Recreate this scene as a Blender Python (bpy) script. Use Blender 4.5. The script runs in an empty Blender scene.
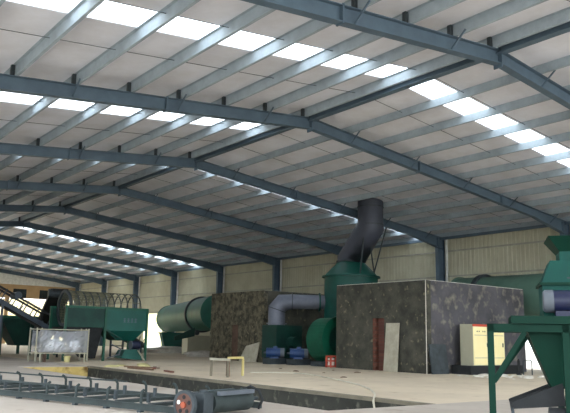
import bpy, bmesh, math, random
from mathutils import Vector, Matrix
random.seed(7)
S = bpy.context.scene
COL = S.collection
PI = math.pi

# ------------------------------------------------------------------ camera
cam = bpy.data.cameras.new('camera'); camo = bpy.data.objects.new('camera', cam); COL.objects.link(camo)
cam.sensor_fit = 'HORIZONTAL'; cam.sensor_width = 36.0; cam.lens = 43.761
cam.clip_start = 0.1; cam.clip_end = 500
Rv = Vector((0.786, -0.618, 0.021)).normalized(); Fw = Vector((0.604, 0.775, 0.1867)).normalized()
Rv = (Rv - Fw * Rv.dot(Fw)).normalized(); Uv = Rv.cross(Fw)
camo.matrix_world = Matrix(((Rv.x, Uv.x, -Fw.x, -14.585), (Rv.y, Uv.y, -Fw.y, -9.928), (Rv.z, Uv.z, -Fw.z, 1.2), (0, 0, 0, 1)))
S.camera = camo

# ------------------------------------------------------------------ world, light, exposure
W = bpy.data.worlds.new('overcast_sky'); S.world = W; W.use_nodes = True
bg = W.node_tree.nodes['Background']; bg.inputs[0].default_value = (0.86, 0.94, 1.0, 1); bg.inputs[1].default_value = 1.0
S.view_settings.view_transform = 'Standard'; S.view_settings.look = 'None'
S.view_settings.gamma = 1.0; S.view_settings.use_curve_mapping = False
S.view_settings.exposure = 2.6

# ------------------------------------------------------------------ materials
def lin(c):
    return tuple(((v / 255) / 12.92 if v / 255 <= 0.04045 else ((v / 255 + 0.055) / 1.055) ** 2.4) for v in c)
MATS = {}
def mat(name, rgb, rgb2=None, scale=3.0, rough=0.7, metal=0.0, bump=0.0, detail=6.0, lo=0.35, hi=0.65, spec=0.4, fine=None):
    """principled, two sRGB colours mixed by noise in object space"""
    m = bpy.data.materials.new(name); m.use_nodes = True; MATS[name] = m
    nt = m.node_tree; N = nt.nodes; L = nt.links; b = N['Principled BSDF']
    b.inputs['Roughness'].default_value = rough; b.inputs['Metallic'].default_value = metal
    b.inputs['Specular IOR Level'].default_value = spec
    if rgb2 is None: rgb2 = tuple(v * 0.86 for v in rgb)
    tc = N.new('ShaderNodeTexCoord')
    no = N.new('ShaderNodeTexNoise'); no.inputs['Scale'].default_value = scale; no.inputs['Detail'].default_value = detail
    no.inputs['Roughness'].default_value = 0.65
    L.new(tc.outputs['Object'], no.inputs['Vector'])
    mr = N.new('ShaderNodeMapRange'); mr.inputs[1].default_value = lo; mr.inputs[2].default_value = hi
    L.new(no.outputs['Fac'], mr.inputs[0])
    mx = N.new('ShaderNodeMix'); mx.data_type = 'RGBA'
    mx.inputs[6].default_value = (*lin(rgb), 1); mx.inputs[7].default_value = (*lin(rgb2), 1)
    L.new(mr.outputs[0], mx.inputs[0])
    out = mx.outputs[2]
    if fine:
        n2 = N.new('ShaderNodeTexNoise'); n2.inputs['Scale'].default_value = fine[1]; n2.inputs['Detail'].default_value = 8
        L.new(tc.outputs['Object'], n2.inputs['Vector'])
        m2 = N.new('ShaderNodeMapRange'); m2.inputs[1].default_value = fine[2]; m2.inputs[2].default_value = fine[3]
        L.new(n2.outputs['Fac'], m2.inputs[0])
        x2 = N.new('ShaderNodeMix'); x2.data_type = 'RGBA'; x2.inputs[7].default_value = (*lin(fine[0]), 1)
        L.new(m2.outputs[0], x2.inputs[0]); L.new(out, x2.inputs[6]); out = x2.outputs[2]
    L.new(out, b.inputs['Base Color'])
    if bump:
        bp = N.new('ShaderNodeBump'); bp.inputs['Strength'].default_value = bump; bp.inputs['Distance'].default_value = 0.05
        L.new(no.outputs['Fac'], bp.inputs['Height']); L.new(bp.outputs[0], b.inputs['Normal'])
    return m
mat('roof_sheet', (234, 234, 242), (214, 212, 216), 0.5, 0.6)
mat('rafter_paint', (88, 106, 120), (76, 92, 106), 1.5, 0.5)
mat('purlin_zinc', (164, 176, 184), (146, 156, 164), 2.0, 0.7, 0.0)
mat('wall_sheet', (192, 188, 164), (176, 170, 146), 0.7, 0.55)
mat('girt_steel', (170, 168, 155), None, 2.0)
mat('white_paint', (225, 225, 220), (200, 200, 195), 4)
mat('tan_render', (178, 150, 112), (164, 136, 100), 1.2)
mat('cream_render', (235, 222, 180), (228, 210, 160), 0.5)
mat('dark_glass', (40, 48, 52), None, 2, 0.2)
mat('floor_concrete', (184, 173, 162), (164, 153, 142), 0.35, 0.85, bump=0.05, fine=((150, 138, 124), 2.2, 0.60, 0.78))
mat('sun_tinted_concrete', (212, 196, 172), (194, 178, 156), 0.3, 0.85, bump=0.05, fine=((158, 140, 118), 2.0, 0.60, 0.78))  # floor concrete beyond the trench, warm sunlight put into its colour
mat('outdoor_ground', (190, 184, 172), (170, 162, 150), 0.3, 0.9)
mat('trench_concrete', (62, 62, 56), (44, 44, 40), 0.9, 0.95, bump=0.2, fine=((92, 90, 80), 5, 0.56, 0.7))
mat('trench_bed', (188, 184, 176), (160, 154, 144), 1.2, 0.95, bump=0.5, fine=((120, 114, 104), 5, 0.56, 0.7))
mat('trench_end_sun_tint', (214, 190, 120), (190, 160, 92), 1.3, 0.9, bump=0.2, fine=((120, 92, 50), 2.5, 0.55, 0.7))  # yellow stands in for sunlight falling on the end wall
mat('kerb_concrete', (200, 190, 168), (170, 160, 140), 1.2, 0.9)
mat('plaster_dark', (84, 82, 72), (54, 54, 48), 1.6, 0.95, bump=0.2, fine=((120, 114, 92), 4.5, 0.60, 0.72))
mat('plaster_mottled', (104, 98, 80), (56, 53, 44), 3.6, 0.95, bump=0.2, lo=0.40, hi=0.60, fine=((132, 122, 98), 7, 0.58, 0.74))
mat('plaster_grey', (90, 88, 92), (66, 64, 68), 0.8, 0.95, bump=0.15, fine=((140, 134, 120), 3.2, 0.52, 0.80))
mat('timber_board', (182, 176, 158), (158, 152, 134), 3, 0.8)
mat('machine_green', (12, 84, 62), (10, 70, 52), 1.5, 0.45)
mat('teal_green', (18, 88, 78), (14, 74, 66), 1.2, 0.5)
mat('tower_green', (12, 76, 66), (9, 64, 56), 1.2, 0.55)
mat('drum_green', (28, 94, 78), (22, 80, 68), 0.8, 0.5)
mat('pale_green', (92, 122, 108), (78, 106, 94), 1.0, 0.5)
mat('dark_green', (14, 62, 52), (10, 48, 42), 1.4, 0.6)
mat('stand_green', (4, 46, 34), (3, 40, 30), 1.5, 0.6, spec=0.15)
mat('crusher_teal', (10, 66, 58), (8, 56, 50), 1.5, 0.6, spec=0.2)
mat('brick_red', (116, 74, 60), (92, 58, 48), 5, 0.95)
mat('dull_red', (98, 76, 64), (76, 58, 50), 3, 0.95)
mat('rim_concrete', (128, 120, 104), (100, 94, 82), 1.5, 0.95)
mat('frame_steel', (52, 62, 62), (40, 48, 48), 3, 0.7)
mat('duct_grey', (112, 116, 128), (92, 96, 108), 1.2, 0.5, 0.2)
mat('stack_grey', (76, 79, 90), (64, 67, 78), 1.2, 0.55, 0.1)
mat('dark_steel', (66, 74, 78), (48, 54, 58), 3, 0.6, 0.2)
mat('conveyor_steel', (84, 98, 102), (62, 74, 78), 3, 0.6, 0.2)
mat('blue_steel', (54, 65, 76), (42, 52, 62), 3, 0.55)
mat('black_rubber', (38, 40, 42), (28, 30, 32), 4, 0.85)
mat('navy_paint', (22, 28, 58), (18, 24, 50), 3, 0.45)
mat('motor_blue', (36, 66, 112), (28, 54, 96), 3, 0.45)
mat('motor_grey', (92, 98, 106), None, 3, 0.5)
mat('rust_red', (176, 92, 66), (140, 66, 48), 4, 0.8)
mat('red_paint', (196, 84, 66), (170, 66, 52), 4, 0.6)
mat('wheel_rust', (104, 72, 62), (80, 56, 50), 6, 0.8)
mat('mesh_wire', (120, 118, 96), (84, 84, 70), 3, 0.7)
mat('cabinet_sun_tint', (252, 238, 186), (248, 230, 168), 1.0, 0.5)  # door colour carries the warm sunlight on the cabinet fronts
mat('cabinet_grey', (168, 164, 142), (156, 152, 132), 1.0, 0.5)
mat('red_strip', (214, 84, 60), None, 2, 0.6)
mat('pale_rubble', (224, 218, 208), (196, 188, 176), 4, 0.95)
mat('white_bag', (240, 240, 240), (220, 222, 226), 3, 0.6)
mat('cable_grey', (206, 198, 180), None, 3, 0.7)
mat('wood_scrap', (122, 96, 76), (92, 70, 56), 4, 0.9)
mat('yellow_wood', (206, 190, 128), (186, 168, 108), 3, 0.8)
mat('bucket_cream', (206, 196, 140), None, 3, 0.6)

def brick_mat():
    m = bpy.data.materials.new('red_brick'); m.use_nodes = True; MATS['red_brick'] = m
    N = m.node_tree.nodes; L = m.node_tree.links; b = N['Principled BSDF']; b.inputs['Roughness'].default_value = 0.95
    tc = N.new('ShaderNodeTexCoord'); mp = N.new('ShaderNodeMapping'); mp.inputs['Rotation'].default_value = (PI / 2, 0, PI / 2)
    br = N.new('ShaderNodeTexBrick'); br.inputs['Scale'].default_value = 4.0
    br.inputs['Color1'].default_value = (*lin((104, 64, 54)), 1); br.inputs['Color2'].default_value = (*lin((84, 52, 44)), 1)
    br.inputs['Mortar'].default_value = (*lin((84, 72, 64)), 1)
    L.new(tc.outputs['Object'], mp.inputs[0]); L.new(mp.outputs[0], br.inputs['Vector']); L.new(br.outputs[0], b.inputs['Base Color'])
brick_mat()
def sheer(name, rgb, trans, transl):
    """thin plastic: part clear, part light-scattering"""
    m = bpy.data.materials.new(name); m.use_nodes = True; MATS[name] = m
    N = m.node_tree.nodes; L = m.node_tree.links; N.remove(N['Principled BSDF']); out = N['Material Output']
    t = N.new('ShaderNodeBsdfTransparent'); d = N.new('ShaderNodeBsdfTranslucent'); k = N.new('ShaderNodeBsdfDiffuse')
    d.inputs[0].default_value = (*lin(rgb), 1); k.inputs[0].default_value = (*lin(rgb), 1)
    a = N.new('ShaderNodeMixShader'); a.inputs[0].default_value = transl; L.new(k.outputs[0], a.inputs[1]); L.new(d.outputs[0], a.inputs[2])
    x = N.new('ShaderNodeMixShader'); x.inputs[0].default_value = trans; L.new(a.outputs[0], x.inputs[1]); L.new(t.outputs[0], x.inputs[2])
    L.new(x.outputs[0], out.inputs[0])
sheer('skylight_sheet', (244, 248, 250), 0.55, 0.85)
sheer('plastic_film', (236, 238, 246), 0.66, 0.4)

# ------------------------------------------------------------------ mesh helpers
class MB:
    def __init__(s): s.v = []; s.f = []; s.sm = []
    def add(s, vs, fs, smooth=False):
        o = len(s.v); s.v += [tuple(x) for x in vs]; s.f += [tuple(i + o for i in f) for f in fs]; s.sm += [smooth] * len(fs); return s
    def box(s, x0, x1, y0, y1, z0, z1):
        vs = [(x, y, z) for z in (z0, z1) for y in (y0, y1) for x in (x0, x1)]
        return s.add(vs, [(0, 2, 3, 1), (4, 5, 7, 6), (0, 1, 5, 4), (2, 6, 7, 3), (0, 4, 6, 2), (1, 3, 7, 5)])
    def hexa(s, bot, top):
        return s.add(list(bot) + list(top), [(0, 3, 2, 1), (4, 5, 6, 7), (0, 1, 5, 4), (1, 2, 6, 5), (2, 3, 7, 6), (3, 0, 4, 7)])
    def bar(s, a, b, w, h, up=(0, 0, 1)):
        a = Vector(a); b = Vector(b); d = (b - a).normalized(); u = Vector(up)
        if abs(d.dot(u)) > 0.98: u = Vector((1, 0, 0))
        r = d.cross(u).normalized(); u = r.cross(d)
        q = [(-w / 2, -h / 2), (w / 2, -h / 2), (w / 2, h / 2), (-w / 2, h / 2)]
        return s.hexa([a + r * i + u * j for i, j in q], [b + r * i + u * j for i, j in q])
    def tube(s, pts, r, n=10, cap=True, smooth=True, rs=None):
        pts = [Vector(p) for p in pts]; rings = []; u0 = None
        for i, p in enumerate(pts):
            d = ((pts[min(i + 1, len(pts) - 1)] - p).normalized() + (p - pts[max(i - 1, 0)]).normalized()).normalized()
            if u0 is None:
                u0 = Vector((0, 0, 1)) if abs(d.z) < 0.9 else Vector((1, 0, 0))
            a = d.cross(u0).normalized(); b = a.cross(d).normalized(); u0 = b
            rr = rs[i] if rs else r
            k = 1.0
            if 0 < i < len(pts) - 1:
                k = 1.0 / max(0.6, d.dot((pts[i + 1] - p).normalized()))
            rings.append([p + (a * math.cos(2 * PI * j / n) + b * math.sin(2 * PI * j / n)) * rr * (k if k < 1.7 else 1) for j in range(n)])
        vs = [q for r_ in rings for q in r_]; fs = []
        for i in range(len(rings) - 1):
            for j in range(n): fs.append((i * n + j, i * n + (j + 1) % n, (i + 1) * n + (j + 1) % n, (i + 1) * n + j))
        s.add(vs, fs, smooth)
        if cap:
            m = len(rings) - 1
            s.add(rings[0], [tuple(range(n))[::-1]]); s.add(rings[m], [tuple(range(n))])
        return s
    def cyl(s, a, b, r, n=24, cap=True, r2=None):
        return s.tube([a, b], r, n, cap, True, [r, r if r2 is None else r2])
    def ring(s, c, axis, ro, ri, w, n=32):
        """flat hoop with rectangular section around axis"""
        c = Vector(c); d = Vector(axis).normalized(); u = Vector((0, 0, 1)) if abs(d.z) < 0.9 else Vector((1, 0, 0))
        a = d.cross(u).normalized(); b = a.cross(d); vs = []; fs = []
        for j in range(n):
            e = a * math.cos(2 * PI * j / n) + b * math.sin(2 * PI * j / n)
            vs += [c + e * ro - d * w / 2, c + e * ro + d * w / 2, c + e * ri + d * w / 2, c + e * ri - d * w / 2]
        for j in range(n):
            p, q = 4 * j, 4 * ((j + 1) % n)
            for k in range(4): fs.append((p + k, p + (k + 1) % 4, q + (k + 1) % 4, q + k))
        return s.add(vs, fs)
    def prism(s, poly, axis, a0, a1):
        """extrude a 2-D polygon along axis 'x','y' or 'z'"""
        def P(p, t): return {'x': (t, p[0], p[1]), 'y': (p[0], t, p[1]), 'z': (p[0], p[1], t)}[axis]
        n = len(poly); vs = [P(p, a0) for p in poly] + [P(p, a1) for p in poly]
        return s.add(vs, [tuple(range(n)), tuple(range(2 * n - 1, n - 1, -1))] + [(i, i + n, (i + 1) % n + n, (i + 1) % n) for i in range(n)])
    def mesh(s, name, m):
        me = bpy.data.meshes.new(name); me.from_pydata(s.v, [], s.f); me.validate()
        if len(me.polygons) == len(s.sm): me.polygons.foreach_set('use_smooth', s.sm)
        bm = bmesh.new(); bm.from_mesh(me); bmesh.ops.recalc_face_normals(bm, faces=bm.faces); bm.to_mesh(me); bm.free()
        me.materials.append(MATS[m]); me.update(); return me
    def build(s, name, m, parent=None, loc=None):
        return put(name, s.mesh(name, m), parent, loc)
def put(name, me, parent=None, loc=None, rotz=None):
    o = bpy.data.objects.new(name, me); COL.objects.link(o)
    if parent is not None: o.parent = parent
    if loc is not None: o.location = loc
    if rotz is not None: o.rotation_euler[2] = rotz
    return o
def tag(o, label, cat, group=None):
    o['label'] = label; o['category'] = cat
    if group: o['group'] = group
    return o
def thing(name, label, cat, loc=(0, 0, 0), rotz=0, group=None):
    o = put(name, None, None, loc, rotz); o.empty_display_size = 0.2
    return tag(o, label, cat, group)
def struct(o): o['kind'] = 'structure'; return o

# ------------------------------------------------------------------ the hall: dimensions
XW = 16.19; ZR = 8.907; SL = 0.1054; BAY = 7.5; NF = 10; Y0 = -15.0; YG = 67.5
def zroof(x): return ZR - SL * abs(x)
TX0, TX1, TY0, TY1, TD = -6.4, -3.72, -0.75, 16.0, -1.0       # trench

# floor with the trench left open
m = MB()
for x0, x1, y0, y1 in ((-XW, TX0, Y0, YG), (TX0, TX1, Y0, TY0), (TX0, TX1, TY1, YG), (TX1, XW, Y0, TY0)): m.box(x0, x1, y0, y1, -0.15, 0)
struct(m.build('floor', 'floor_concrete'))
struct(MB().box(TX1, XW, TY0, YG, -0.15, 0).build('floor_sun_tinted', 'sun_tinted_concrete'))
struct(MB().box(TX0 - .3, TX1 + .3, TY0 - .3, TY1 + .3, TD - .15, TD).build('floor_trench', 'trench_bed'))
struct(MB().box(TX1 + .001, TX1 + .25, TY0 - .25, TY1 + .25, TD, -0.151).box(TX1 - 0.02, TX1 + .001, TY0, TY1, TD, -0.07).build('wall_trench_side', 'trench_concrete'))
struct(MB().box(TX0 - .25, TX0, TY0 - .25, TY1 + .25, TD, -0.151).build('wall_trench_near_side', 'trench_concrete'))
struct(MB().box(TX0, TX1, TY1 - 0.03, TY1 + .25, TD, -0.03).build('wall_trench_end', 'trench_end_sun_tint'))
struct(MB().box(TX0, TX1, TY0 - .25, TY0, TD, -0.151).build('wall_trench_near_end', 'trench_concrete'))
struct(MB().box(TX1 - 0.05, TX1 - .001, TY0, TY1, -.07, .004).box(TX1 - .001, TX1 + .12, TY0, TY1, .0005, .004).build('trim_1', 'rim_concrete'))
struct(MB().box(-120, -XW, -120, 200, -0.4, -0.1).box(XW, 120, -120, 200, -0.4, -0.1).box(-XW, XW, -120, Y0, -0.4, -0.1).box(-XW, XW, YG, 200, -0.4, -0.1).build('ground', 'outdoor_ground'))

# roof: sheets between translucent strips that run up and down the slope
strips_by_slope = {-1: [(-12, -11), (-4.7, -3.7), (2.75, 3.75), (9.85, 10.85), (16.6, 17.5), (41.0, 42.2), (48.3, 49.4), (55.8, 57.2), (62.6, 64)],
                   1: [(-4.7, -3.7), (2.75, 3.75), (16.3, 17.15), (41.0, 42.2), (48.3, 49.2), (55.8, 57.0)]}
m = MB(); XE = XW + 0.25
for sd in (-1, 1):
    edges = [Y0 - 0.3] + [e for s_ in strips_by_slope[sd] for e in s_] + [YG + 0.3]
    for a, b in zip(edges[0::2], edges[1::2]):
        p = [(0, zroof(0)), (sd * XE, zroof(XE)), (sd * XE, zroof(XE) + .06), (0, zroof(0) + .06)]
        m.prism(p, 'y', a, b)
ceil = struct(m.build('ceiling', 'roof_sheet'))
n = 0
for sd in (-1, 1):
    for a, b in strips_by_slope[sd]:
        n += 1
        p = [(0, zroof(0) + .02), (sd * XE, zroof(XE) + .02), (sd * XE, zroof(XE) + .03), (0, zroof(0) + .03)]
        struct(MB().prism(p, 'y', a, b).build('window_%d' % n, 'skylight_sheet'))

# purlins (Z sections), sag rods, ridge member: parts of the roof
PX = [0.27 + 1.588 * k for k in range(11)]
PD = 0.29
def zpoly(sd):
    t = 0.006
    return [(0, 0), (sd * .075, 0), (sd * .075, -t), (t * sd, -t), (t * sd, -PD), (-sd * .075, -PD), (-sd * .075, -PD + t), (0, -PD + t)]
pm = {}
for sd in (-1, 1):
    pm[sd] = MB().prism(zpoly(sd), 'y', -7.5, YG - .05).mesh('purlin', 'purlin_zinc')
for sd in (-1, 1):
    for x in PX: put('purlin', pm[sd], ceil, (sd * x, 0, zroof(x) - .004))
rb = MB().prism([(-.11, -.14), (.11, -.14), (.11, -.17), (.02, -.17), (.02, -.33), (.11, -.33), (.11, -.36), (-.11, -.36), (-.11, -.33), (-.02, -.33), (-.02, -.17), (-.11, -.17)], 'y', -7.5, YG - .05)
rb.build('ridge_beam', 'rafter_paint', ceil, (0, 0, ZR - .06))
rod = {}
for sd in (-1, 1):
    a = Vector((0, 0, -.11)); b = Vector((sd * 16.1, 0, -SL * 16.1 - .11))
    rod[sd] = MB().cyl(a, b, .009, 5).mesh('sag_rod', 'dark_steel')
for i in range(-1, 6):
    for sd in (-1, 1):
        for fr in (1 / 3, 2 / 3): put('sag_rod', rod[sd], ceil, (0, (i + fr) * BAY, ZR))
for x in (PX[-1] + .0,):
    for sd in (-1, 1): MB().box(sd * 15.9 - .06, sd * 15.9 + .06, -7.5, YG - .05, zroof(15.9) - .46, zroof(15.9) - .32).build('eave_beam', 'rafter_paint', ceil)

# portal frames
RD, FWD = 0.385, 0.22
def ibeam_poly(dep): return dep
def rafter(sd):
    m = MB(); tf = 0.02
    xs = [0, 13.2, XW - .05]; ds = [RD, RD, RD + .28]
    for (xa, da), (xb, db) in zip(list(zip(xs, ds)), list(zip(xs, ds))[1:]):
        ta, tb = -SL * xa, -SL * xb
        for (w, ua, la, ub, lb) in ((FWD, 0, -tf, 0, -tf), (.016, -tf, -da + tf, -tf, -db + tf), (FWD, -da + tf, -da, -db + tf, -db)):
            m.hexa([(sd * xa, -w / 2, ta + la), (sd * xb, -w / 2, tb + lb), (sd * xb, w / 2, tb + lb), (sd * xa, w / 2, ta + la)],
                   [(sd * xa, -w / 2, ta + ua), (sd * xb, -w / 2, tb + ub), (sd * xb, w / 2, tb + ub), (sd * xa, w / 2, ta + ua)])
    for x in (5.5, 10.8): m.box(sd * x - .02, sd * x + .02, -FWD / 2, FWD / 2, -SL * x - RD - .03, -SL * x + .03)
    return m.mesh('rafter', 'rafter_paint')
zk = zroof(XW) - .30
def column(sd):
    m = MB(); a, b = XW - .06, XW - .62
    m.box(min(sd * a, sd * (a - .02)), max(sd * a, sd * (a - .02)), -FWD / 2, FWD / 2, 0, zk)
    m.hexa([(sd * (b + .12), -FWD / 2, 0), (sd * (b + .14), -FWD / 2, 0), (sd * (b + .14), FWD / 2, 0), (sd * (b + .12), FWD / 2, 0)],
           [(sd * b, -FWD / 2, zk - .02), (sd * (b + .02), -FWD / 2, zk - .02), (sd * (b + .02), FWD / 2, zk - .02), (sd * b, FWD / 2, zk - .02)])
    m.hexa([(sd * (b + .13), -.01, 0), (sd * a, -.01, 0), (sd * a, .01, 0), (sd * (b + .13), .01, 0)],
           [(sd * (b + .01), -.01, zk - .02), (sd * a, -.01, zk - .02), (sd * a, .01, zk - .02), (sd * (b + .01), .01, zk - .02)])
    m.box(min(sd * (b + .05), sd * (a + .05)), max(sd * (b + .05), sd * (a + .05)), -.2, .2, 0, .03)
    return m.mesh('column', 'rafter_paint')
RM = {s_: rafter(s_) for s_ in (-1, 1)}; CM = {s_: column(s_) for s_ in (-1, 1)}
ridge_plate = MB().box(-.016, .016, -FWD / 2 - .02, FWD / 2 + .02, -RD - .1, .18).mesh('splice_plate', 'rafter_paint')
clip = MB().box(-.045, .045, -.05, .05, 0, .30).mesh('purlin_clip', 'dark_steel')
brace = {s_: MB().bar((0, 0.02, -.34), (s_ * .0, .46, .04), .035, .035).bar((0, -.02, -.34), (s_ * .0, -.46, .04), .035, .035).mesh('fly_brace', 'rafter_paint') for s_ in (-1, 1)}
flabels = ['blue-grey steel portal frame nearest the camera, its ridge at the top corner',
           'blue-grey steel portal frame, second from the camera, ridge at the picture centre top',
           'blue-grey steel portal frame whose rafter passes behind the grey exhaust stack',
           'blue-grey steel portal frame, fourth from the camera, its rafter ending behind the stack',
           'blue-grey steel portal frame whose column stands behind the mottled room and grey duct',
           'blue-grey steel portal frame, sixth from the camera, column rising behind the mottled room edge',
           'blue-grey steel portal frame with column rising just behind the far green drum',
           'blue-grey steel portal frame, eighth from the camera, beyond the far green drum',
           'blue-grey steel portal frame next to last before the far gable wall',
           'blue-grey steel portal frame standing against the far gable wall']
for i in range(NF):
    t = thing('steel_portal_frame', flabels[i], 'frame', (0, i * BAY, 0), 0, 'steel portal frames of the hall')
    if i == NF - 1: t.location.y -= .3
    for sd in (-1, 1):
        put('rafter', RM[sd], t, (0, 0, zroof(0) - .30)); 
        if sd == 1 or i > 3: put('column', CM[sd], t)
        for k, x in enumerate(PX):
            put('purlin_clip', clip, t, (sd * x + sd * .06, 0, zroof(x) - .305))
            if k % 2 == 1: put('fly_brace', brace[sd], t, (sd * (x + .06), 0, zroof(x) - .30))
    put('splice_plate', ridge_plate, t, (0, 0, zroof(0) - .30))

# side wall with ribbed sheets, one per bay, girts, white uprights
def ribbed(y0, y1, z0, z1, x, pitch=0.25, dep=0.03):
    m = MB(); pts = []; y = y0
    while y < y1 - 1e-6:
        for dy, dx in ((0, 0), (.55, 0), (.65, dep), (.9, dep)):
            yy = y + dy * pitch
            if yy < y1: pts.append((x + dx, yy))
        y += pitch
    pts.append((x, y1))
    vs = [(p[0], p[1], z0) for p in pts] + [(p[0], p[1], z1) for p in pts]; k = len(pts)
    return m.add(vs, [(i, i + 1, i + 1 + k, i + k) for i in range(k - 1)])
zt = zroof(XW) + .02
wr = put('wall_right', None); struct(wr)
openings = {1: (8.9, 11.2, 0, 2.2), 6: (47.4, 51.0, 0, 3.2)}
for i in range(-2, 9):
    a, b = i * BAY, (i + 1) * BAY
    if i in openings:
        o0, o1, q0, q1 = openings[i]
        ribbed(a, o0, 0, zt, XW).build('wall_panel', 'wall_sheet', wr); ribbed(o1, b, 0, zt, XW).build('wall_panel', 'wall_sheet', wr)
        ribbed(o0, o1, q1, zt, XW).build('wall_panel', 'wall_sheet', wr)
    else:
        ribbed(a, b, 0, zt, XW).build('wall_panel', 'wall_sheet', wr)
    for z in (3.3, 4.7, 6.1): MB().box(XW - .05, XW - .005, a, b, z, z + .08).build('girt', 'girt_steel', wr)
for i in range(1, NF):
    MB().cyl((XW - .12, i * BAY - .28, 0), (XW - .12, i * BAY - .28, zk), .07, 10).build('white_upright', 'white_paint', wr)

# wall beside the camera: low masonry, open above, and the open near end
wl = put('wall_left', None); struct(wl)
MB().box(-XW, -XW + .2, Y0, YG, 0, 1.0).build('low_wall', 'plaster_grey', wl)
MB().box(-XW, -XW + .05, Y0, 14, 5.6, zt).box(-XW, -XW + .05, 14, 36, 1.0, zt).box(-XW, -XW + .05, 36, 64, 5.2, zt).box(-XW, -XW + .05, 64, YG, 1.0, zt).build('wall_panel', 'wall_sheet', wl)  # unseen openings between these panels, shaped to bring extra daylight into the hall

# far gable
wf = put('wall_far', None); struct(wf)
m = MB(); 
m.add([(-XW, YG, 6.3), (XW, YG, 6.3), (XW, YG, zt), (0, YG, ZR), (-XW, YG, zt)], [(0, 1, 2, 3, 4)]); m.build('gable_sheet', 'white_paint', wf)
wins = [(3.2, 4.7), (5.9, 7.3), (8.75, 10.2), (11.6, 12.9)]
m = MB(); xs = [-XW] + [v for w in wins for v in w] + [XW]
for a, b in zip(xs[0::2], xs[1::2]): m.box(a, b, YG - .05, YG + .2, 4.85, 6.3)
for a, b in wins: m.box(a, b, YG - .05, YG + .2, 5.86, 6.3).box(a, b, YG - .05, YG + .2, 4.85, 4.9)
m.build('masonry_band', 'tan_render', wf)
for a, b in wins: MB().box(a, b, YG + .05, YG + .08, 4.9, 5.86).build('window_pane', 'dark_glass', wf)
for x in (-10, -4, 2, 8.2): MB().box(x - .2, x + .2, YG - .02, YG + .2, 0, 4.85).build('pier', 'tan_render', wf)
struct(MB().box(-30, 40, YG + 9, YG + 9.3, -.2, 5.2).build('wall_outside', 'cream_render'))

# ------------------------------------------------------------------ plastered rooms
RX0, RX1, RY0, RY1, RH = 6.0, 12.4, 7.62, 12.68, 3.5
t = thing('plastered_room', 'dark grey plastered flat-topped room with brick doorway, nearer of the two rooms', 'room', (0, 0, 0))
d0, d1, dh = 9.83, 10.49, 2.09
MB().box(RX0, RX0 + .24, RY0, d0, 0, RH).box(RX0, RX0 + .24, d1, RY1, 0, RH).box(RX0, RX0 + .24, d0, d1, dh, RH).build('front_wall', 'plaster_dark', t)
MB().box(RX0 + .24, RX1, RY0, RY0 + .24, 0, RH).build('side_wall', 'plaster_grey', t)
MB().box(RX0 + .24, RX1, RY1 - .24, RY1, 0, RH).build('side_wall', 'plaster_dark', t)
MB().box(RX1 - .24, RX1, RY0 + .24, RY1 - .24, 0, RH).build('back_wall', 'plaster_dark', t)
MB().box(RX0 + .24, RX1 - .24, RY0 + .24, RY1 - .24, RH - .2, RH - .05).build('roof_slab', 'plaster_grey', t)
MB().box(RX0 + .03, RX1, RY0 + .03, RY0 + .22, RH, RH + .02).box(RX0 + .03, RX0 + .22, RY0 + .22, RY1, RH, RH + .02).build('mortar_cap', 'pale_rubble', t)
o = MB().box(RX0 + .14, RX0 + .24, d0, d1 - .2, 0, dh).build('door_infill', 'red_brick', t)
for k in range(13):   # toothed brick jamb of the doorway
    w = .2 if k % 2 else .14
    MB().box(RX0 + .02, RX0 + .23, d1 - w, d1, k * .16 + .005, k * .16 + .15).build('brick', 'brick_red', o)
MB().box(RX0 - .012, RX0, RY0 + .02, RY0 + .05, 0, RH).build('corner_bead', 'pale_rubble', t)

QX0, QX1, QY0, QY1, QH = 6.2, 11.2, 18.3, 23.2, 3.55
t = thing('plastered_room', 'mottled olive-brown plastered room with a narrow reddish doorway strip', 'room', (0, 0, 0))
e0, e1, eh = 20.5, 21.15, 1.85
MB().box(QX0, QX0 + .24, QY0, e0, 0, QH).box(QX0, QX0 + .24, e1, QY1, 0, QH).box(QX0, QX0 + .24, e0, e1, eh, QH).build('front_wall', 'plaster_mottled', t)
MB().box(QX0 + .24, QX1, QY0, QY0 + .24, 0, QH).build('side_wall', 'plaster_dark', t)
MB().box(QX0 + .24, QX1, QY1 - .24, QY1, 0, QH).build('side_wall', 'plaster_mottled', t)
MB().box(QX1 - .24, QX1, QY0 + .24, QY1 - .24, 0, QH).build('back_wall', 'plaster_mottled', t)
MB().box(QX0 + .24, QX1 - .24, QY0 + .24, QY1 - .24, QH - .2, QH - .05).build('roof_slab', 'plaster_grey', t)
MB().box(QX0 + .08, QX0 + .2, e0, e1, 0, eh).build('door_infill', 'dull_red', t)

def leaning(name, y0, y1, h, x, lean, m, label, cat, cut=0):
    t = .05
    b = MB(); a = (x - lean, x)
    b.hexa([(a[0] - t, y0, 0), (a[0] - t, y1, 0), (a[0], y1, 0), (a[0], y0, 0)],
           [(a[1] - t, y0 + .02, h), (a[1] - t, y1 - cut, h - cut * .6), (a[1], y1 - cut, h - cut * .6), (a[1], y0 + .02, h)])
    return tag(b.build(name, m), label, cat)
leaning('board', 8.95, 9.66, 1.88, RX0 - .02, .18, 'timber_board', 'tall pale board leaning on the dark room beside its brick doorway', 'board')
leaning('board', 18.5, 20.0, .98, QX0 - .01, .2, 'timber_board', 'short pale slab leaning against the mottled olive-brown room', 'board', .35)
b = MB(); b.hexa([(6.02, 7.4, 0), (6.98, 7.4, 0), (6.98, 7.45, 0), (6.02, 7.45, 0)], [(6.02, 7.55, 1.1), (6.98, 7.55, 1.1), (6.98, 7.6, 1.1), (6.02, 7.6, 1.1)])
tag(b.build('steel_plate', 'dark_steel'), 'dark square plate leaning at the room corner beside the cabinets', 'plate')

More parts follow.
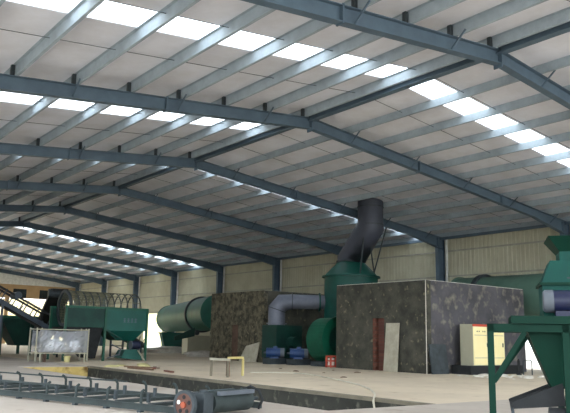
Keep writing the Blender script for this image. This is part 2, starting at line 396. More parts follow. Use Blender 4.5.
# electric cabinets on a dark plinth
tag(MB().box(7.25, 10.6, 6.62, 7.5, 0, .33).build('plinth', 'black_rubber'), 'low black plinth under the electric cabinets', 'plinth')
def cabinet(x, lab):
    t = thing('electric_cabinet', lab, 'cabinet', (x, 6.66, .33), 0, 'electric cabinets by the dark room')
    w, d, h = .98, .62, 1.55
    MB().box(0, w, .03, d, 0, h).build('body', 'cabinet_grey', t)
    dr = MB().box(.02, w - .02, 0, .03, .02, h - .09).build('door', 'cabinet_sun_tint', t)
    MB().box(w - .16, w - .12, -.03, 0, .7, .85).build('handle', 'dark_steel', dr)
    for q in (.2, .32, .56, .68): MB().prism([(q, 1.26), (q + .08, 1.26), (q + .04, 1.32)], 'y', -.004, 0).build('warning_mark', 'dark_steel', dr)
    MB().box(.06, w - .06, -.006, 0, 1.13, 1.15).build('moulding', 'timber_board', dr)
    MB().box(.06, w - .06, -.006, 0, .28, .3).build('moulding', 'timber_board', dr)
    MB().box(0, w, -.005, .04, h - .085, h).build('header_strip', 'red_strip', t)
cabinet(7.52, 'electric cabinet with sun-tinted door and grey flank, at the open end of the pair')
cabinet(8.52, 'electric cabinet with sun-tinted door, partly behind the green machine leg')

# posts and hoop barrier near the cabinets
tag(MB().cyl((9.4, 6.0, 0), (9.4, 6.0, .55), .05, 10).cyl((9.4, 6.0, 0), (9.4, 6.0, .04), .1, 12).cyl((9.4, 6, .55), (9.4, 6, .6), .03, 8).build('bollard', 'black_rubber'), 'short black bollard on the floor beyond the green machine brace', 'bollard')
tag(MB().tube([(9.62, 5.95, 0), (9.62, 5.95, .5), (9.68, 5.93, .56), (9.96, 5.85, .56), (10.02, 5.83, .5), (10.02, 5.83, 0)], .022, 8).build('hoop_barrier', 'dark_steel'), 'thin dark steel hoop beside the short black bollard', 'barrier')

# ------------------------------------------------------------------ scrubber tower with stack
VX, VY, VR = 9.3, 15.25, 1.32
t = thing('scrubber_tower', 'dark green cylindrical tower with conical top and grey exhaust stack through roof', 'tower', (VX, VY, 0))
MB().cyl((0, 0, 0), (0, 0, 4.25), VR, 40).build('shell', 'tower_green', t)
MB().ring((0, 0, 4.25), (0, 0, 1), VR + .12, VR - .1, .07, 40).build('flange', 'tower_green', t)
MB().ring((0, 0, 2.1), (0, 0, 1), VR + .05, VR - .05, .06, 40).build('band', 'tower_green', t)
MB().tube([(0, 0, 4.28), (0, 0, 4.4), (0, 0, 5.0)], 1, 40, True, True, [VR, VR - .08, .66]).build('cone', 'tower_green', t)
MB().ring((0, 0, 5.02), (0, 0, 1), .74, .5, .06, 32).build('collar', 'dark_steel', t)
st = MB().tube([(0, 0, 5.0), (0, 0, 5.12), (0, -1.36, 6.62), (0, -1.36, 6.9), (0, -1.36, 8.35)], .6, 32, True, True, [.68, .66, .64, .62, .62]).build('exhaust_stack', 'stack_grey', t)
MB().ring((0, -1.36, 6.72), (0, 0, 1), .645, .6, .05, 32).build('seam', 'dark_steel', st)
MB().ring((0, -1.36, 7.6), (0, 0, 1), .645, .6, .05, 32).build('seam', 'dark_steel', st)
for a, b in (((-.5, -1.15, 4.3), (-.5, -1.6, 7.4)), ((.55, -1.0, 4.3), (.55, -1.9, 6.6)), ((.6, -1.05, 4.3), (-.5, -1.6, 6.9)), ((.62, -1.0, 4.3), (-.1, -1.0, 4.3))):
    MB().tube([a, b], .035, 8).build('stay', 'dark_steel', t)

# furnace box and hot-air duct
t = thing('furnace_box', 'dark green steel box below the bent grey duct', 'box', (0, 0, 0))
MB().box(6.0, 7.6, 16.95, 18.1, .25, 1.82).build('casing', 'dark_green', t)
for z in (.6, 1.1, 1.5): MB().box(5.97, 7.62, 16.92, 18.12, z, z + .05).build('rib', 'dark_green', t)
MB().cyl((6.9, 16.95, 1.0), (6.9, 16.5, 1.0), .28, 20).build('outlet', 'dark_green', t)
for x in (6.1, 7.5):
    for y in (17.05, 18.0): MB().box(x - .06, x + .06, y - .06, y + .06, 0, .25).build('leg', 'dark_steel', t)
t = thing('air_duct', 'grey sheet-metal duct elbow between the furnace box and the green tower', 'duct', (0, 0, 0))
P = [(6.42, 17.5, 1.82), (6.42, 17.5, 2.6), (6.62, 17.32, 2.93), (7.05, 17.0, 2.98), (8.32, 16.08, 2.98)]
MB().tube(P, .4, 24, True, True, [.42, .42, .4, .36, .34]).build('duct_pipe', 'duct_grey', t)
MB().ring((6.42, 17.5, 1.9), (0, 0, 1), .5, .4, .05).build('flange', 'duct_grey', t)
MB().ring((6.42, 17.5, 2.58), (.25, -.22, 1), .45, .38, .04).build('seam', 'dark_steel', t)
MB().ring((7.0, 17.04, 2.98), (.81, -.59, 0), .42, .34, .04).build('seam', 'dark_steel', t)
MB().ring((8.1, 16.24, 2.98), (.81, -.59, 0), .46, .33, .07).build('flange', 'tower_green', t)

# centrifugal fan
t = thing('centrifugal_fan', 'large green snail-shell blower in front of the tower', 'blower', (6.85, 13.4, 0))
FR = 1.0
b = MB(); poly = []
for j in range(36):
    a = 2 * PI * j / 36; r = FR * (0.92 + .12 * ((a / (2 * PI) + .2) % 1)); poly.append((r * math.cos(a), 1.18 + r * math.sin(a)))
b.prism(poly, 'y', .08, 1.12); b.build('scroll', 'machine_green', t)
MB().ring((0, .04, 1.18), (0, 1, 0), FR * 1.04, .62, .08, 40).build('front_rim', 'machine_green', t)
MB().cyl((0, .1, 1.18), (0, .06, 1.18), .6, 30).build('inlet', 'dark_green', t)
MB().box(-.75, .75, .1, 1.1, 0, .22).build('base', 'dark_steel', t)

def motor(name, loc, rz, L, r, body, label, group=None):
    t = thing(name, label, 'motor', loc, rz, group)
    MB().cyl((-L / 2, 0, r + .04), (L * .28, 0, r + .04), r, 22).build('housing', body, t)
    for k in range(7):
        x = -L * .42 + k * L * .1; MB().ring((x, 0, r + .04), (1, 0, 0), r * 1.08, r * .95, .02, 22).build('fin', body, t)
    MB().cyl((L * .28, 0, r + .04), (L / 2, 0, r + .04), r * 1.03, 22).build('fan_cover', 'motor_grey', t)
    MB().cyl((-L / 2 - .14, 0, r + .04), (-L / 2, 0, r + .04), r * .22, 10).build('shaft', 'dark_steel', t)
    MB().box(-L * .3, L * .2, -r * .8, r * .8, 0, .08).build('foot', body, t)
    MB().box(-.1, .1, -r * .4, r * .4, 2 * r + .02, 2 * r + .12).build('terminal_box', body, t)
    return t
for k, (x, y) in enumerate(((5.62, 16.5), (6.2, 15.45))):
    tag(MB().box(x - .5, x + .5, y - .3, y + .3, 0, .26).build('motor_bed', 'dark_steel'), ['steel bed under the blue motor nearer the mottled room', 'steel bed under the blue motor nearer the green blower'][k], 'base')
    motor('electric_motor', (x, y, .26), math.radians(-38), .85, .22, 'motor_blue', ['bright blue electric motor nearer the mottled room', 'bright blue electric motor nearer the green blower'][k], 'blue motors on the floor')
t = thing('crate', 'small orange-red open frame at the edge of the dark room', 'crate', (6.0, 13.0, 0))
for x in (-.15, .15):
    for y in (-.14, .14): MB().box(x - .03, x + .03, y - .03, y + .03, 0, .5).build('post', 'red_paint', t)
for z in (.06, .28, .47):
    for q in (-.14, .14): MB().box(-.15, .15, q - .025, q + .025, z - .03, z + .03).build('rail', 'red_paint', t); MB().box(q - .025, q + .025, -.14, .14, z - .03, z + .03).build('rail', 'red_paint', t)
MB().box(-.1, .1, -.1, .1, .03, .4).build('filling', 'pale_rubble', t)

# ------------------------------------------------------------------ rotary drums
def drum(name, a, b, r, ends, label, rings, green, r_near=None):
    a = Vector(a); b = Vector(b); ax = (b - a).normalized(); t = thing(name, label, 'drum', (a.x, a.y, 0)); o = Vector((a.x, a.y, 0))
    sh = MB().tube([a - o, b - o], r, 48, True, True).build('shell', green, t)
    for q in rings:
        c = a.lerp(b, q) - o
        MB().ring(c, ax, r + .12, r - .02, .22, 48).build('riding_ring', 'dark_steel' if name != 'x' else green, t)
    for q in ends:
        c = a.lerp(b, q) - o
        MB().ring(c, ax, r + .05, r - .05, .12, 48).build('end_band', green, t)
    return t
drum('rotary_drum', (8.55, 26.2, 2.66), (14.4, 42.8, 2.6), 1.08, (1.0,), 'big green rotary drum emerging from behind the mottled room', (.26,), 'drum_green')
t = thing('roller_station', 'concrete plinth with guard carrying the big green rotary drum', 'plinth', (9.9, 29.8, 0), math.radians(-17))
MB().box(-1.3, .9, -.8, .8, 0, 1.25).build('block', 'cabinet_grey', t)
for x in (-.55, .55): MB().cyl((x, -.2, 1.42), (x, .2, 1.42), .15, 16).build('roller', 'dark_steel', t)
b = MB(); b.hexa([(-2.2, -.95, .9), (-.9, -.95, 1.2), (-.9, -.85, 1.2), (-2.2, -.85, .9)], [(-2.2, -.95, 1.15), (-.9, -.95, 1.75), (-.9, -.85, 1.75), (-2.2, -.85, 1.15)]); b.build('guard', 'dark_green', t)
t = thing('drum_support', 'teal steel stand under the far end of the big green drum', 'stand', (13.3, 40.2, 0), math.radians(-17))
MB().hexa([(-.6, -.5, 0), (.6, -.5, 0), (.6, .5, 0), (-.6, .5, 0)], [(-1.0, -.5, 1.4), (1.0, -.5, 1.4), (1.0, .5, 1.4), (-1.0, .5, 1.4)]).build('stand_body', 'teal_green', t)
MB().box(-1.1, 1.1, -.55, .55, 1.4, 1.46).build('stand_top', 'teal_green', t)
drum('rotary_drum', (14.0, 12.2, 3.32), (14.0, 1.2, 3.25), 1.04, (0.0, 1.0), 'green rotary drum lying behind the dark room, near the side wall', (.13,), 'pale_green')
for y, w in ((10.5, 'green steel cradle carrying the ringed end of the drum behind the dark room'), (2.4, 'green steel cradle carrying the drum end beyond the green crusher')):
    tag(MB().hexa([(13.3, y - .3, 0), (14.7, y - .3, 0), (14.7, y + .3, 0), (13.3, y + .3, 0)], [(13.1, y - .3, 2.0), (14.9, y - .3, 2.0), (14.9, y + .3, 2.0), (13.1, y + .3, 2.0)]).build('drum_cradle', 'dark_green'), w, 'cradle')

# ------------------------------------------------------------------ trommel screen
t = thing('trommel_screen', 'teal green trommel screen machine with hooped mesh cylinder on top', 'screen machine', (0, 0, 0))
TXA, TXB, TYA, TYB = -2.85, 1.18, 21.0, 22.9
xm = -.95
for x in (TXA, xm, TXB):
    for y in (TYA, TYB): MB().box(x - .05, x + .05, y - .05, y + .05, 0, 2.42).build('post', 'machine_green', t)
MB().box(TXA + .05, xm - .05, TYA, TYA + .04, 1.5, 2.36).build('side_panel', 'dark_green', t)
p2 = MB().box(xm + .05, TXB - .05, TYA, TYA + .04, 1.38, 2.36).build('side_panel', 'teal_green', t)
for k in range(4):   # four worn painted characters on the panel
    x = -.05 + k * .19
    MB().box(x, x + .13, TYA - .004, TYA, 1.93, 1.95).box(x, x + .13, TYA - .004, TYA, 1.85, 1.87).box(x, x + .13, TYA - .004, TYA, 1.78, 1.80).box(x + .05, x + .08, TYA - .004, TYA, 1.78, 1.98).build('painted_character', 'duct_grey', p2)
for y in (TYA - .02, TYB): MB().box(TXA - .05, TXB + .05, y, y + .06, 2.36, 2.46).build('top_rail', 'machine_green', t)
MB().box(TXA, TXB, TYB - .04, TYB, 1.4, 2.36).build('side_panel', 'dark_green', t)
MB().box(TXB - .04, TXB, TYA + .05, TYB - .05, 1.4, 2.36).build('end_panel', 'dark_green', t)
b = MB(); hx0, hx1 = xm + .06, TXB - .12
b.hexa([(-.1, 21.45, .92), (.75, 21.45, .92), (.75, 22.4, .92), (-.1, 22.4, .92)], [(hx0, TYA + .02, 1.4), (hx1, TYA + .02, 1.4), (hx1, TYB - .05, 1.4), (hx0, TYB - .05, 1.4)]); b.build('hopper', 'teal_green', t)
b = MB(); b.hexa([(-1.5, 21.3, .1), (-1.2, 21.3, .1), (-1.2, 22.6, .1), (-1.5, 22.6, .1)], [(TXA + .05, 21.1, 1.5), (xm - .06, 21.1, 1.5), (xm - .06, 22.8, 1.5), (TXA + .05, 22.8, 1.5)]); b.build('chute', 'black_rubber', t)
MB().bar((xm, TYA, 1.45), (-.1, TYA, 1.0), .06, .06).build('strut', 'dark_green', t)
cy, cz, cr = 21.95, 2.36, .82
for k in range(11):
    x = -2.55 + k * .345
    h = MB(); h.ring((x, cy, cz), (1, 0, 0), cr, cr - .04, .045, 30); h.build('hoop', 'dark_steel', t)
for k in range(14):
    a = 2 * PI * k / 14; MB().bar((-2.55, cy + cr * math.cos(a), cz + cr * math.sin(a)), (.9, cy + cr * math.cos(a), cz + cr * math.sin(a)), .022, .022).build('rail', 'mesh_wire', t)
b = MB()   # woven screen on the feed half
for k in range(40):
    a = 2 * PI * k / 40; b.bar((-2.5, cy + .78 * math.cos(a), cz + .78 * math.sin(a)), (-.5, cy + .78 * math.cos(a), cz + .78 * math.sin(a)), .045, .02)
for k in range(30): b.ring((-2.5 + k * .069, cy, cz), (1, 0, 0), .79, .765, .018, 24)
o = b.build('screen_mesh', 'mesh_wire', t); o['kind'] = 'stuff'
MB().cyl((-2.6, cy, cz), (1.0, cy, cz), .06, 10).build('axle', 'dark_steel', t)
MB().ring((-2.62, cy, cz), (1, 0, 0), cr + .02, cr - .1, .06, 30).build('feed_ring', 'dark_steel', t)
dm = MB().cyl((.55, 21.25, .72), (.95, 21.25, .72), .2, 18).build('drive_motor', 'navy_paint', t)
MB().cyl((.5, 21.25, .72), (.55, 21.25, .72), .21, 18).build('fan_cover', 'motor_grey', dm)
b = MB(); b.hexa([(-.1, 20.9, .12), (1.0, 20.9, .02), (1.0, 21.7, .02), (-.1, 21.7, .12)], [(.1, 20.95, .5), (.8, 20.95, .52), (.8, 21.7, .52), (.1, 21.7, .5)]); b.build('discharge_box', 'teal_green', t)
MB().tube([(-.75, 20.95, .12), (-.2, 20.9, .3), (-.15, 20.9, .55), (-.6, 20.95, .75)], .03, 8).build('pipe', 'motor_grey', t)
MB().bar((.72, 20.86, .48), (1.05, 20.8, .04), .12, .04).build('lip', 'timber_board', t)

# ------------------------------------------------------------------ belt conveyors
def conveyor(name, a, b, w, label, belt='black_rubber', steel='blue_steel', legs=(), guard=0, group=None, idlers=True):
    """a: low end, b: high end; w: width"""
    a = Vector(a); b = Vector(b); d = (b - a); L = d.length; d.normalize(); s = d.cross(Vector((0, 0, 1))).normalized(); u = s.cross(d)
    t = thing(name, label, 'conveyor', (a.x, a.y, 0), 0, group); o = Vector((a.x, a.y, 0)); A = a - o; B = b - o
    MB().bar(A + u * .1, B + u * .1, w * .86, .03, u).bar(A - u * .12, B - u * .12, w * .86, .02, u).build('belt', belt, t)
    for q in (-1, 1): MB().bar(A + s * q * w / 2, B + s * q * w / 2, .06, .2, u).build('side_rail', steel, t)
    for c in (A, B): MB().cyl(c - s * w * .45, c + s * w * .45, .12, 16).build('pulley', 'dark_steel', t)
    n = max(3, int(L / .7))
    for k in range(1, n):
        c = A.lerp(B, k / n)
        if idlers:
            for q in (-1, 1): MB().bar(c + s * q * w / 2, c + s * q * (w / 2 + .06) + u * .3, .04, .04).build('idler_bracket', steel, t)
            MB().cyl(c - s * w * .4 + u * .06, c + s * w * .4 + u * .06, .04, 8).build('roller', 'motor_grey', t)
    for f in legs:
        c = A.lerp(B, f)
        for q in (-1, 1):
            p = c + s * q * w / 2; MB().bar((p.x, p.y, 0), p, .09, .09).build('leg', steel, t)
        p = c + s * w / 2; p2 = c - s * w / 2; z = c.z * .45; MB().bar((p.x, p.y, z), (p2.x, p2.y, z), .05, .05).build('crossbar', steel, t)
    if guard:
        for q in (-1, 1): MB().bar(A.lerp(B, .12) + s * q * w / 2 + u * guard, B + s * q * w / 2 + u * guard, .05, .1, u).build('guard_rail', 'black_rubber', t)
    return t, A, B, s, u
t, A, B, s, u = conveyor('belt_conveyor', (-2.15, 24.0, 1.2), (-8.6, 24.2, 4.45), .8, 'dark belt conveyor climbing out of the frame beside the blue post', legs=(.42, .85), guard=.55)
c = A.lerp(B, .36) + u * .62
mo = MB().cyl(c - s * .45, c + s * .45, .17, 18).build('drive_motor', 'blue_steel', t)
for f in (.2, .28, .36, .44):
    q = A.lerp(B, f); MB().bar(q + s * .42 + u * .1, q + s * .42 + u * .62, .05, .05).build('upright', 'blue_steel', t); MB().bar(q - s * .42 + u * .1, q - s * .42 + u * .62, .05, .05).build('upright', 'blue_steel', t)
t, A, B, s, u = conveyor('belt_conveyor', (-1.6, 27.4, 1.35), (-2.25, 23.6, 3.1), .9, 'steep black belt conveyor feeding the top of the trommel screen', steel='black_rubber', legs=(.5,), idlers=False)
MB().cyl(B - s * .55, B + s * .55, .2, 16).build('head_drum', 'dark_steel', t)
MB().box(B.x - .45, B.x + .3, B.y - .3, B.y + .3, B.z + .1, B.z + .22).build('head_cover', 'black_rubber', t)
conveyor('belt_conveyor', (5.2, 29.5, .55), (1.6, 26.0, 1.5), .7, 'dark low belt conveyor between the trommel screen and the big drum', steel='dark_steel', legs=(.2, .8))

t = thing('feed_hopper', 'dark green steel feed bin behind the plastic-wrapped frame', 'hopper', (.9, 3.0, 0))
MB().hexa([(-3.2, 26.6, .5), (-1.4, 26.6, .5), (-1.4, 28.0, .5), (-3.2, 28.0, .5)], [(-4.2, 26.2, 2.0), (-1.0, 26.2, 2.0), (-1.0, 28.4, 2.0), (-4.2, 28.4, 2.0)]).build('bin', 'dark_green', t)
for y in (26.1, 28.4): MB().box(-4.3, -.9, y, y + .1, 1.95, 2.1).build('rim', 'machine_green', t)
for x in (-4.1, -2.5, -1.1):
    for y in (26.3, 28.3): MB().box(x - .07, x + .07, y - .07, y + .07, 0, 2.0).build('leg', 'dark_green', t)
t = thing('feed_hopper', 'dark green steel bin farther back beyond the blue conveyor post', 'hopper', (0, 0, 0))
MB().hexa([(-5.6, 30.4, .4), (-4.4, 30.4, .4), (-4.4, 31.8, .4), (-5.6, 31.8, .4)], [(-6.4, 30, 1.9), (-3.8, 30, 1.9), (-3.8, 32.2, 1.9), (-6.4, 32.2, 1.9)]).build('bin', 'dark_green', t)
for x in (-6.2, -4.0):
    for y in (30.2, 32.0): MB().box(x - .07, x + .07, y - .07, y + .07, 0, 1.9).build('leg', 'dark_green', t)

# plastic-wrapped frame
t = thing('wrapped_cart', 'metal frame cart wrapped in translucent plastic film holding white bags', 'cart', (0, 0, 0))
cx0, cx1, cy0, cy1 = -4.47, -2.2, 19.85, 20.7
for x in (cx0, cx0 + .2, cx1 - .12, cx1):
    MB().box(x - .025, x + .025, cy0 - .025, cy0 + .025, 0, 1.42).build('post', 'cabinet_grey', t)
for x in (cx0, cx1): MB().box(x - .025, x + .025, cy1 - .025, cy1 + .025, 0, 1.42).build('post', 'cabinet_grey', t)
for z in (.36, 1.36):
    for y in (cy0, cy1): MB().box(cx0, cx1, y - .02, y + .02, z - .02, z + .02).build('rail', 'cabinet_grey', t)
    for x in (cx0, cx1): MB().box(x - .02, x + .02, cy0, cy1, z - .02, z + .02).build('rail', 'cabinet_grey', t)
MB().box(cx0, cx1, cy0 + .03, cy1 - .03, .34, .37).build('deck', 'wood_scrap', t)
def film(x0, x1, y, z0, z1):
    m = MB(); nx, nz = 24, 10; vs = []; rnd = random.Random(3)
    for j in range(nz + 1):
        for i in range(nx + 1): vs.append((x0 + (x1 - x0) * i / nx, y + rnd.uniform(-.025, .025), z0 + (z1 - z0) * j / nz - (.05 * math.sin(PI * i / nx) if j == nz else 0)))
    return m.add(vs, [(j * (nx + 1) + i, j * (nx + 1) + i + 1, (j + 1) * (nx + 1) + i + 1, (j + 1) * (nx + 1) + i) for j in range(nz) for i in range(nx)])
film(cx0 + .1, cx1 - .05, cy0 - .05, .4, 1.34).build('plastic_film', 'plastic_film', t)
film(cx0 + .1, cx1 - .05, cy1 + .05, .4, 1.3).build('plastic_film', 'plastic_film', t)
MB().box(cx0 + .36, cx0 + .46, cy0 - .02, cy0 + .05, 0, .34).build('leg', 'dull_red', t)
def lump(name, loc, size, m, label=None, cat=None, seed=1, flat=0.0, parent=None, kind=None, n=14, group=None):
    rnd = random.Random(seed); b = MB(); vs = []; fs = []; k = n // 2
    ph = [(rnd.uniform(1, 4), rnd.uniform(0, 6), rnd.uniform(.04, .13)) for _ in range(5)]
    for j in range(k + 1):
        th = PI / 2 * j / k if flat else PI * j / k
        for i in range(n):
            a = 2 * PI * i / n; r = 1 + sum(c * math.sin(round(f) * a + p + j * .7) for f, p, c in ph) + rnd.uniform(-.05, .05)
            vs.append((size[0] * math.sin(th) * math.cos(a) * r, size[1] * math.sin(th) * math.sin(a) * r, size[2] * math.cos(th) * (1 if flat else 1)))
    for j in range(k):
        for i in range(n): fs.append((j * n + i, (j + 1) * n + i, (j + 1) * n + (i + 1) % n, j * n + (i + 1) % n))
    b.add(vs, fs, True)
    o = b.build(name, m, parent, loc)
    if label: tag(o, label, cat, group)
    if kind: o['kind'] = kind
    return o
lump('sack', (-3.55, 20.25, .68), (.42, .28, .3), 'white_bag', 'slumped white sack at the middle of the plastic-wrapped cart', 'sack', 4)
lump('sack', (-2.6, 20.3, .64), (.3, .25, .26), 'white_bag', 'smaller white sack at the trommel side of the wrapped cart', 'sack', 5)
b = MB(); b.tube([(0, 0, 0), (0, 0, .24)], .1, 16, True, True, [.11, .14]); b.ring((0, 0, .24), (0, 0, 1), .15, .12, .03, 16); b.build('bucket_shell', 'bucket_cream')
o = bpy.data.objects['bucket_shell']; o.name = 'bucket'; o.location = (-3.15, 19.7, 0); tag(o, 'small cream bucket on the floor below the plastic-wrapped cart', 'bucket')

# ------------------------------------------------------------------ floor bench by the trench
t = thing('trestle', 'pale wooden trestle with dark legs standing beside the trench', 'trestle', (0, 0, 0))
MB().box(-2.95, -2.45, 7.95, 8.95, .5, .55).build('top', 'timber_board', t) if False else None
b = MB().bar((-2.75, 8.87, .52), (-2.62, 8.0, .52), .08, .07); b.build('top', 'timber_board', t)
for p in ((-2.74, 8.82), (-2.63, 8.05)): MB().bar((p[0], p[1], 0), (p[0], p[1], .5), .06, .06).build('leg', 'rim_concrete', t)
MB().bar((-2.2, 8.72, 0), (-2.2, 8.72, .5), .07, .07).build('leg', 'wood_scrap', t)
MB().bar((-2.2, 8.76, .5), (-2.7, 8.5, .5), .06, .05).build('crosspiece', 'timber_board', t)
t = thing('trestle', 'yellow wooden trestle butting against the pale trestle beside the trench', 'trestle', (0, 0, 0))
b = MB().bar((-2.35, 8.45, .56), (-1.62, 8.75, .56), .09, .07); b.build('top', 'yellow_wood', t)
MB().bar((-1.62, 8.72, 0), (-1.62, 8.72, .53), .06, .06).build('leg', 'yellow_wood', t)
MB().bar((-2.33, 8.46, 0), (-2.33, 8.46, .53), .06, .06).build('leg', 'wood_scrap', t)

# ------------------------------------------------------------------ conveyor frame on the floor (foreground)
hx, hy = -8.93, -.76; ang = math.atan2(1.36, 4.49)
def floor_frame(name, loc, rz, L, w, label, brackets):
    """local y runs back along the frame, x across"""
    t = thing(name, label, 'conveyor', loc, rz)
    for q in (0, w):
        MB().box(q - .025, q + .025, 0, L, .03, .115).build('side_rail', 'frame_steel', t)
        MB().box(q - .04, q + .04, 0, L, .115, .13).build('rail_flange', 'frame_steel', t)
    for k in range(int(L / .8) + 1):
        y = .35 + k * .8
        if y > L: break
        MB().box(.025, w - .025, y - .025, y + .025, .06, .11).build('crossbar', 'frame_steel', t)
        for q in (0, w): MB().box(q - .04, q + .04, y - .04, y + .04, 0, .03).build('foot', 'dark_steel', t)
        if not brackets: continue
        for q, sg in ((0, 1), (w, -1)):
            MB().tube([(q, y, .13), (q + sg * .005, y, .25), (q + sg * .03, y + .02, .31), (q + sg * .08, y + .03, .335)], .024, 8).build('idler_bracket', 'frame_steel', t)
        for q in (.36, w - .36): MB().bar((q, y + .2, .11), (q, y + .2, .26), .05, .05).build('idler_stub', 'dark_steel', t)
        MB().box(.36, w - .36, y + .18, y + .22, .08, .1).build('idler_base', 'dark_steel', t)
    if brackets:
        for q in (0, w): MB().bar((q, 3.3, .3), (q, L, .28), .03, .03).build('upper_rail', 'frame_steel', t)
    else:
        MB().bar((.05, .1, .08), (w - .05, L - .1, .08), .04, .04).build('diagonal_bar', 'frame_steel', t)
    return t
FWID = 1.65
t = floor_frame('conveyor_frame', (hx - .06, hy + .1, 0), ang, 12.0, FWID, 'long grey-green conveyor frame without belt lying along the foreground floor', True)
wh = MB().ring((-.16, .05, .2), (1, 0, 0), .21, .165, .07, 30).build('wheel_rim', 'dark_steel', t)
MB().cyl((-.19, .05, .2), (-.15, .05, .2), .17, 24).build('wheel_disc', 'wheel_rust', wh)
MB().cyl((-.215, .05, .2), (-.19, .05, .2), .045, 16).build('wheel_hub', 'rust_red', wh)
for k in range(5):
    a = 2 * PI * k / 5 + .3; MB().cyl((-.195, .05 + .11 * math.cos(a), .2 + .11 * math.sin(a)), (-.188, .05 + .11 * math.cos(a), .2 + .11 * math.sin(a)), .032, 10).build('wheel_hole', 'black_rubber' if k else 'white_paint', wh)
MB().cyl((-.1, .05, .2), (1.6, .05, .2), .03, 10).build('drive_shaft', 'dark_steel', t)
MB().cyl((.34, .05, .2), (1.3, .05, .2), .17, 24).build('drive_drum', 'frame_steel', t)
g = MB().box(.06, .28, -.12, .22, .06, .36).build('gearbox', 'dark_steel', t)
MB().cyl((.17, -.02, .34), (.17, -.02, .4), .07, 12).build('gearbox_cap', 'dark_steel', g)
MB().box(.4, 1.25, -.16, -.08, .31, .37).build('scraper_plate', 'motor_grey', t)
MB().box(.45, 1.2, .2, .3, .31, .36).build('scraper_plate', 'conveyor_steel', t)
MB().tube([(1.42, -.12, .05), (1.42, -.2, .2), (1.42, -.12, .34), (1.42, .06, .4), (1.42, .22, .33), (1.42, .28, .18)], .022, 8).build('belt_guard', 'black_rubber', t)

# ------------------------------------------------------------------ crusher on its stand (near, at the picture edge)
t = thing('chain_crusher', 'green crusher with flared feed funnel on a tall steel stand', 'crusher', (-5.98, -3.77, 0), math.radians(-54))
for x in (.0, 1.01, 2.3):
    for y in (0, 1.1): MB().box(x - .045, x + .045, y - .045, y - .035, 0, 1.47).box(x - .045, x - .035, y - .035, y + .045, 0, 1.47).box(x + .03, x + .045, y - .035, y + .045, 0, 1.47).build('leg', 'stand_green', t)
for y in (-.045, 1.06): MB().box(-.045, 2.4, y, y + .09, 1.36, 1.47).build('stand_beam', 'stand_green', t)
for x in (-.045, 2.3): MB().box(x, x + .09, .05, 1.06, 1.36, 1.47).build('stand_beam', 'stand_green', t)
MB().box(.29, 2.45, -.1, 1.15, 1.475, 1.585).build('base_plate', 'stand_green', t)
MB().bar((.47, 0, 1.36), (.04, 0, .68), .07, .07).build('brace', 'stand_green', t)
MB().bar((.6, 1.1, 1.36), (.04, 1.1, .6), .07, .07).build('brace', 'stand_green', t)
MB().hexa([(.82, .25, .58), (2.0, .25, .58), (2.0, .85, .58), (.82, .85, .58)], [(.5, .1, 1.40), (2.2, .1, 1.40), (2.2, 1.02, 1.40), (.5, 1.02, 1.40)]).build('outlet_hopper', 'stand_green', t)
xc = 1.56
MB().box(xc - .8, xc + .8, .34, 1.1, 1.585, 2.06).build('casing', 'crusher_teal', t)
MB().box(xc - .84, xc + .84, .30, 1.14, 2.05, 2.09).build('casing_flange', 'stand_green', t)
tp = MB().hexa([(xc - .8, .34, 2.09), (xc + .8, .34, 2.09), (xc + .8, 1.1, 2.09), (xc - .8, 1.1, 2.09)], [(xc - .67, .4, 2.42), (xc + .67, .4, 2.42), (xc + .67, 1.04, 2.42), (xc - .67, 1.04, 2.42)]).build('hood', 'crusher_teal', t)
for x in (-.45, -.38): MB().box(xc + x, xc + x + .05, .35, .375, 2.14, 2.17).build('catch', 'dark_steel', tp)
MB().box(xc - .53, xc + .53, .44, 1.0, 2.42, 2.56).build('neck', 'crusher_teal', t)
MB().cyl((xc - .33, .45, 2.46), (xc - .33, .42, 2.46), .025, 10).build('bolt', 'dark_steel', t)
MB().hexa([(xc - .53, .44, 2.56), (xc + .53, .44, 2.56), (xc + .53, 1.0, 2.56), (xc - .53, 1.0, 2.56)], [(xc - .69, .3, 2.78), (xc + .69, .3, 2.78), (xc + .69, 1.14, 2.78), (xc - .69, 1.14, 2.78)]).build('feed_funnel', 'stand_green', t)
mo = MB().cyl((.85, .12, 1.8), (1.45, .12, 1.8), .16, 24).build('motor_housing', 'navy_paint', t)
MB().tube([(.74, .12, 1.8), (.77, .12, 1.8), (.88, .12, 1.8)], .16, 24, True, True, [.13, .165, .165]).build('fan_cover', 'motor_grey', mo)
MB().box(.9, 1.4, 0, .24, 1.585, 1.66).build('motor_foot', 'navy_paint', mo)
ch = MB().hexa([(.26, .15, .3), (.98, .15, .585), (.98, .9, .585), (.26, .9, .3)], [(.25, .15, .33), (.97, .15, .615), (.97, .9, .615), (.25, .9, .33)]).build('discharge_chute', 'black_rubber', t)
for y in (.12, .9): MB().hexa([(.26, y, .28), (.98, y, .35), (.98, y + .03, .35), (.26, y + .03, .28)], [(.24, y, .36), (.95, y, .66), (.95, y + .03, .66), (.24, y + .03, .36)]).build('chute_side', 'black_rubber', ch)
for y in (.12, .9): MB().bar((.27, y + .015, .3), (.31, y + .015, 0), .03, .03).build('chute_leg', 'dark_steel', ch)
MB().cyl((.75, .1, .2), (1.9, .1, .2), .13, 18).build('return_roller', 'black_rubber', t)
for x in (.8, 1.85): MB().box(x - .03, x + .03, .06, .14, 0, .1).build('roller_stand', 'dark_steel', t)

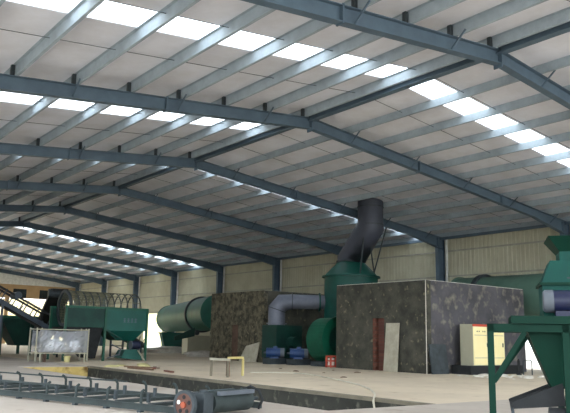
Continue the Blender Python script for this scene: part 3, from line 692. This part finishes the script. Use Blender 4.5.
# ------------------------------------------------------------------ small things on the floor
pts = [(-.4, 10.0), (.55, 9.8), (1.0, 9.0), (.7, 7.8), (.05, 6.4), (-.6, 5.0), (-1.3, 3.7), (-2.3, 2.3), (-3.1, 1.4), (-3.55, .95)]
sm = []
for i in range(len(pts) - 1):
    for q in range(4): sm.append((pts[i][0] + (pts[i + 1][0] - pts[i][0]) * q / 4, pts[i][1] + (pts[i + 1][1] - pts[i][1]) * q / 4, .02))
sm += [(-3.6, .9, .06), (-3.85, .7, -.05), (-3.95, .55, -.3), (-4.05, .4, -.8), (-4.3, .2, -.97)]
tag(MB().tube(sm, .022, 8).build('hose', 'cable_grey'), 'pale cable trailing over the floor and down into the trench', 'cable')
lump('powder_heap', (10.6, 35.5, 0), (2.6, 1.6, .45), 'pale_rubble', 'long low pale heap on the floor under the far drum end', 'heap', 11, 1, n=20)
lump('powder_heap', (8.2, 27.2, 0), (1.3, .8, .35), 'pale_rubble', 'small pale heap beside the drum plinth and mottled room', 'heap', 12, 1, n=20)
rnd = random.Random(5); spots = [(9.4, 6.0, .2), (9.8, 5.9, .35)]
for k in range(160):
    x = 6.2 + rnd.random() * 4.6; y = 6.4 - rnd.random() ** 1.3 * 2.2 - (x - 6.2) * .05; sz = .05 + rnd.random() * .14
    if any(math.hypot(x - a, y - c) < (sz + e) * 1.6 for a, c, e in spots): continue
    spots.append((x, y, sz))
    lump('rubble_piece', (x, y, 0), (sz * 1.3, sz, sz * .4), 'pale_rubble', 'pale broken rubble piece scattered before the cabinets', 'rubble', 100 + k, 1, n=10, group='rubble before the cabinets')
for k in range(6):
    x = 1.0 + rnd.random() * 4.3; y = 6.5 + rnd.random() * 6; sz = .04 + rnd.random() * .07
    lump('stone', (x, y, 0), (sz * 1.3, sz, sz * .4), 'wood_scrap', 'small brown stone lying on the open concrete floor', 'stone', 200 + k, 1, n=8, group='stones on the open floor')
wl_ = [(-3.0, 13.1, 1.5, .12, 'brown scrap plank lying nearest the trench edge'), (-2.7, 12.6, 1.1, -.5, 'short brown scrap plank crossing another at the trench edge'), (-2.4, 14.2, 1.7, .35, 'long brown scrap plank lying towards the trommel screen'), (-2.9, 11.2, .8, -.2, 'shortest scrap plank, nearest the wooden trestle')]
for i, (x, y, L, a, lab) in enumerate(wl_):
    o = MB().box(-.06, .06, -L / 2, L / 2, 0, .05).build('scrap_plank', 'brick_red' if i % 2 else 'wood_scrap', None, (x, y, .0 if i != 1 else .052)); o.rotation_euler[2] = a; tag(o, lab, 'plank', 'scrap planks by the trench')
for i, (x, y, s_) in enumerate(((-3.2, 15.1, .14), (-2.6, 15.6, .12), (-1.8, 15.2, .16), (-1.2, 16.5, .13))):
    lump('sand_lump', (x, y, 0), (s_ * 2, s_, s_ * .6), 'bucket_cream', ['yellowish sand lump nearest the trench corner', 'smallest yellowish sand lump, behind the trench corner', 'largest yellowish sand lump near the trench corner', 'yellowish sand lump lying nearest the trommel screen'][i], 'lump', 300 + i, 1, n=10, group='sand lumps at the trench corner')
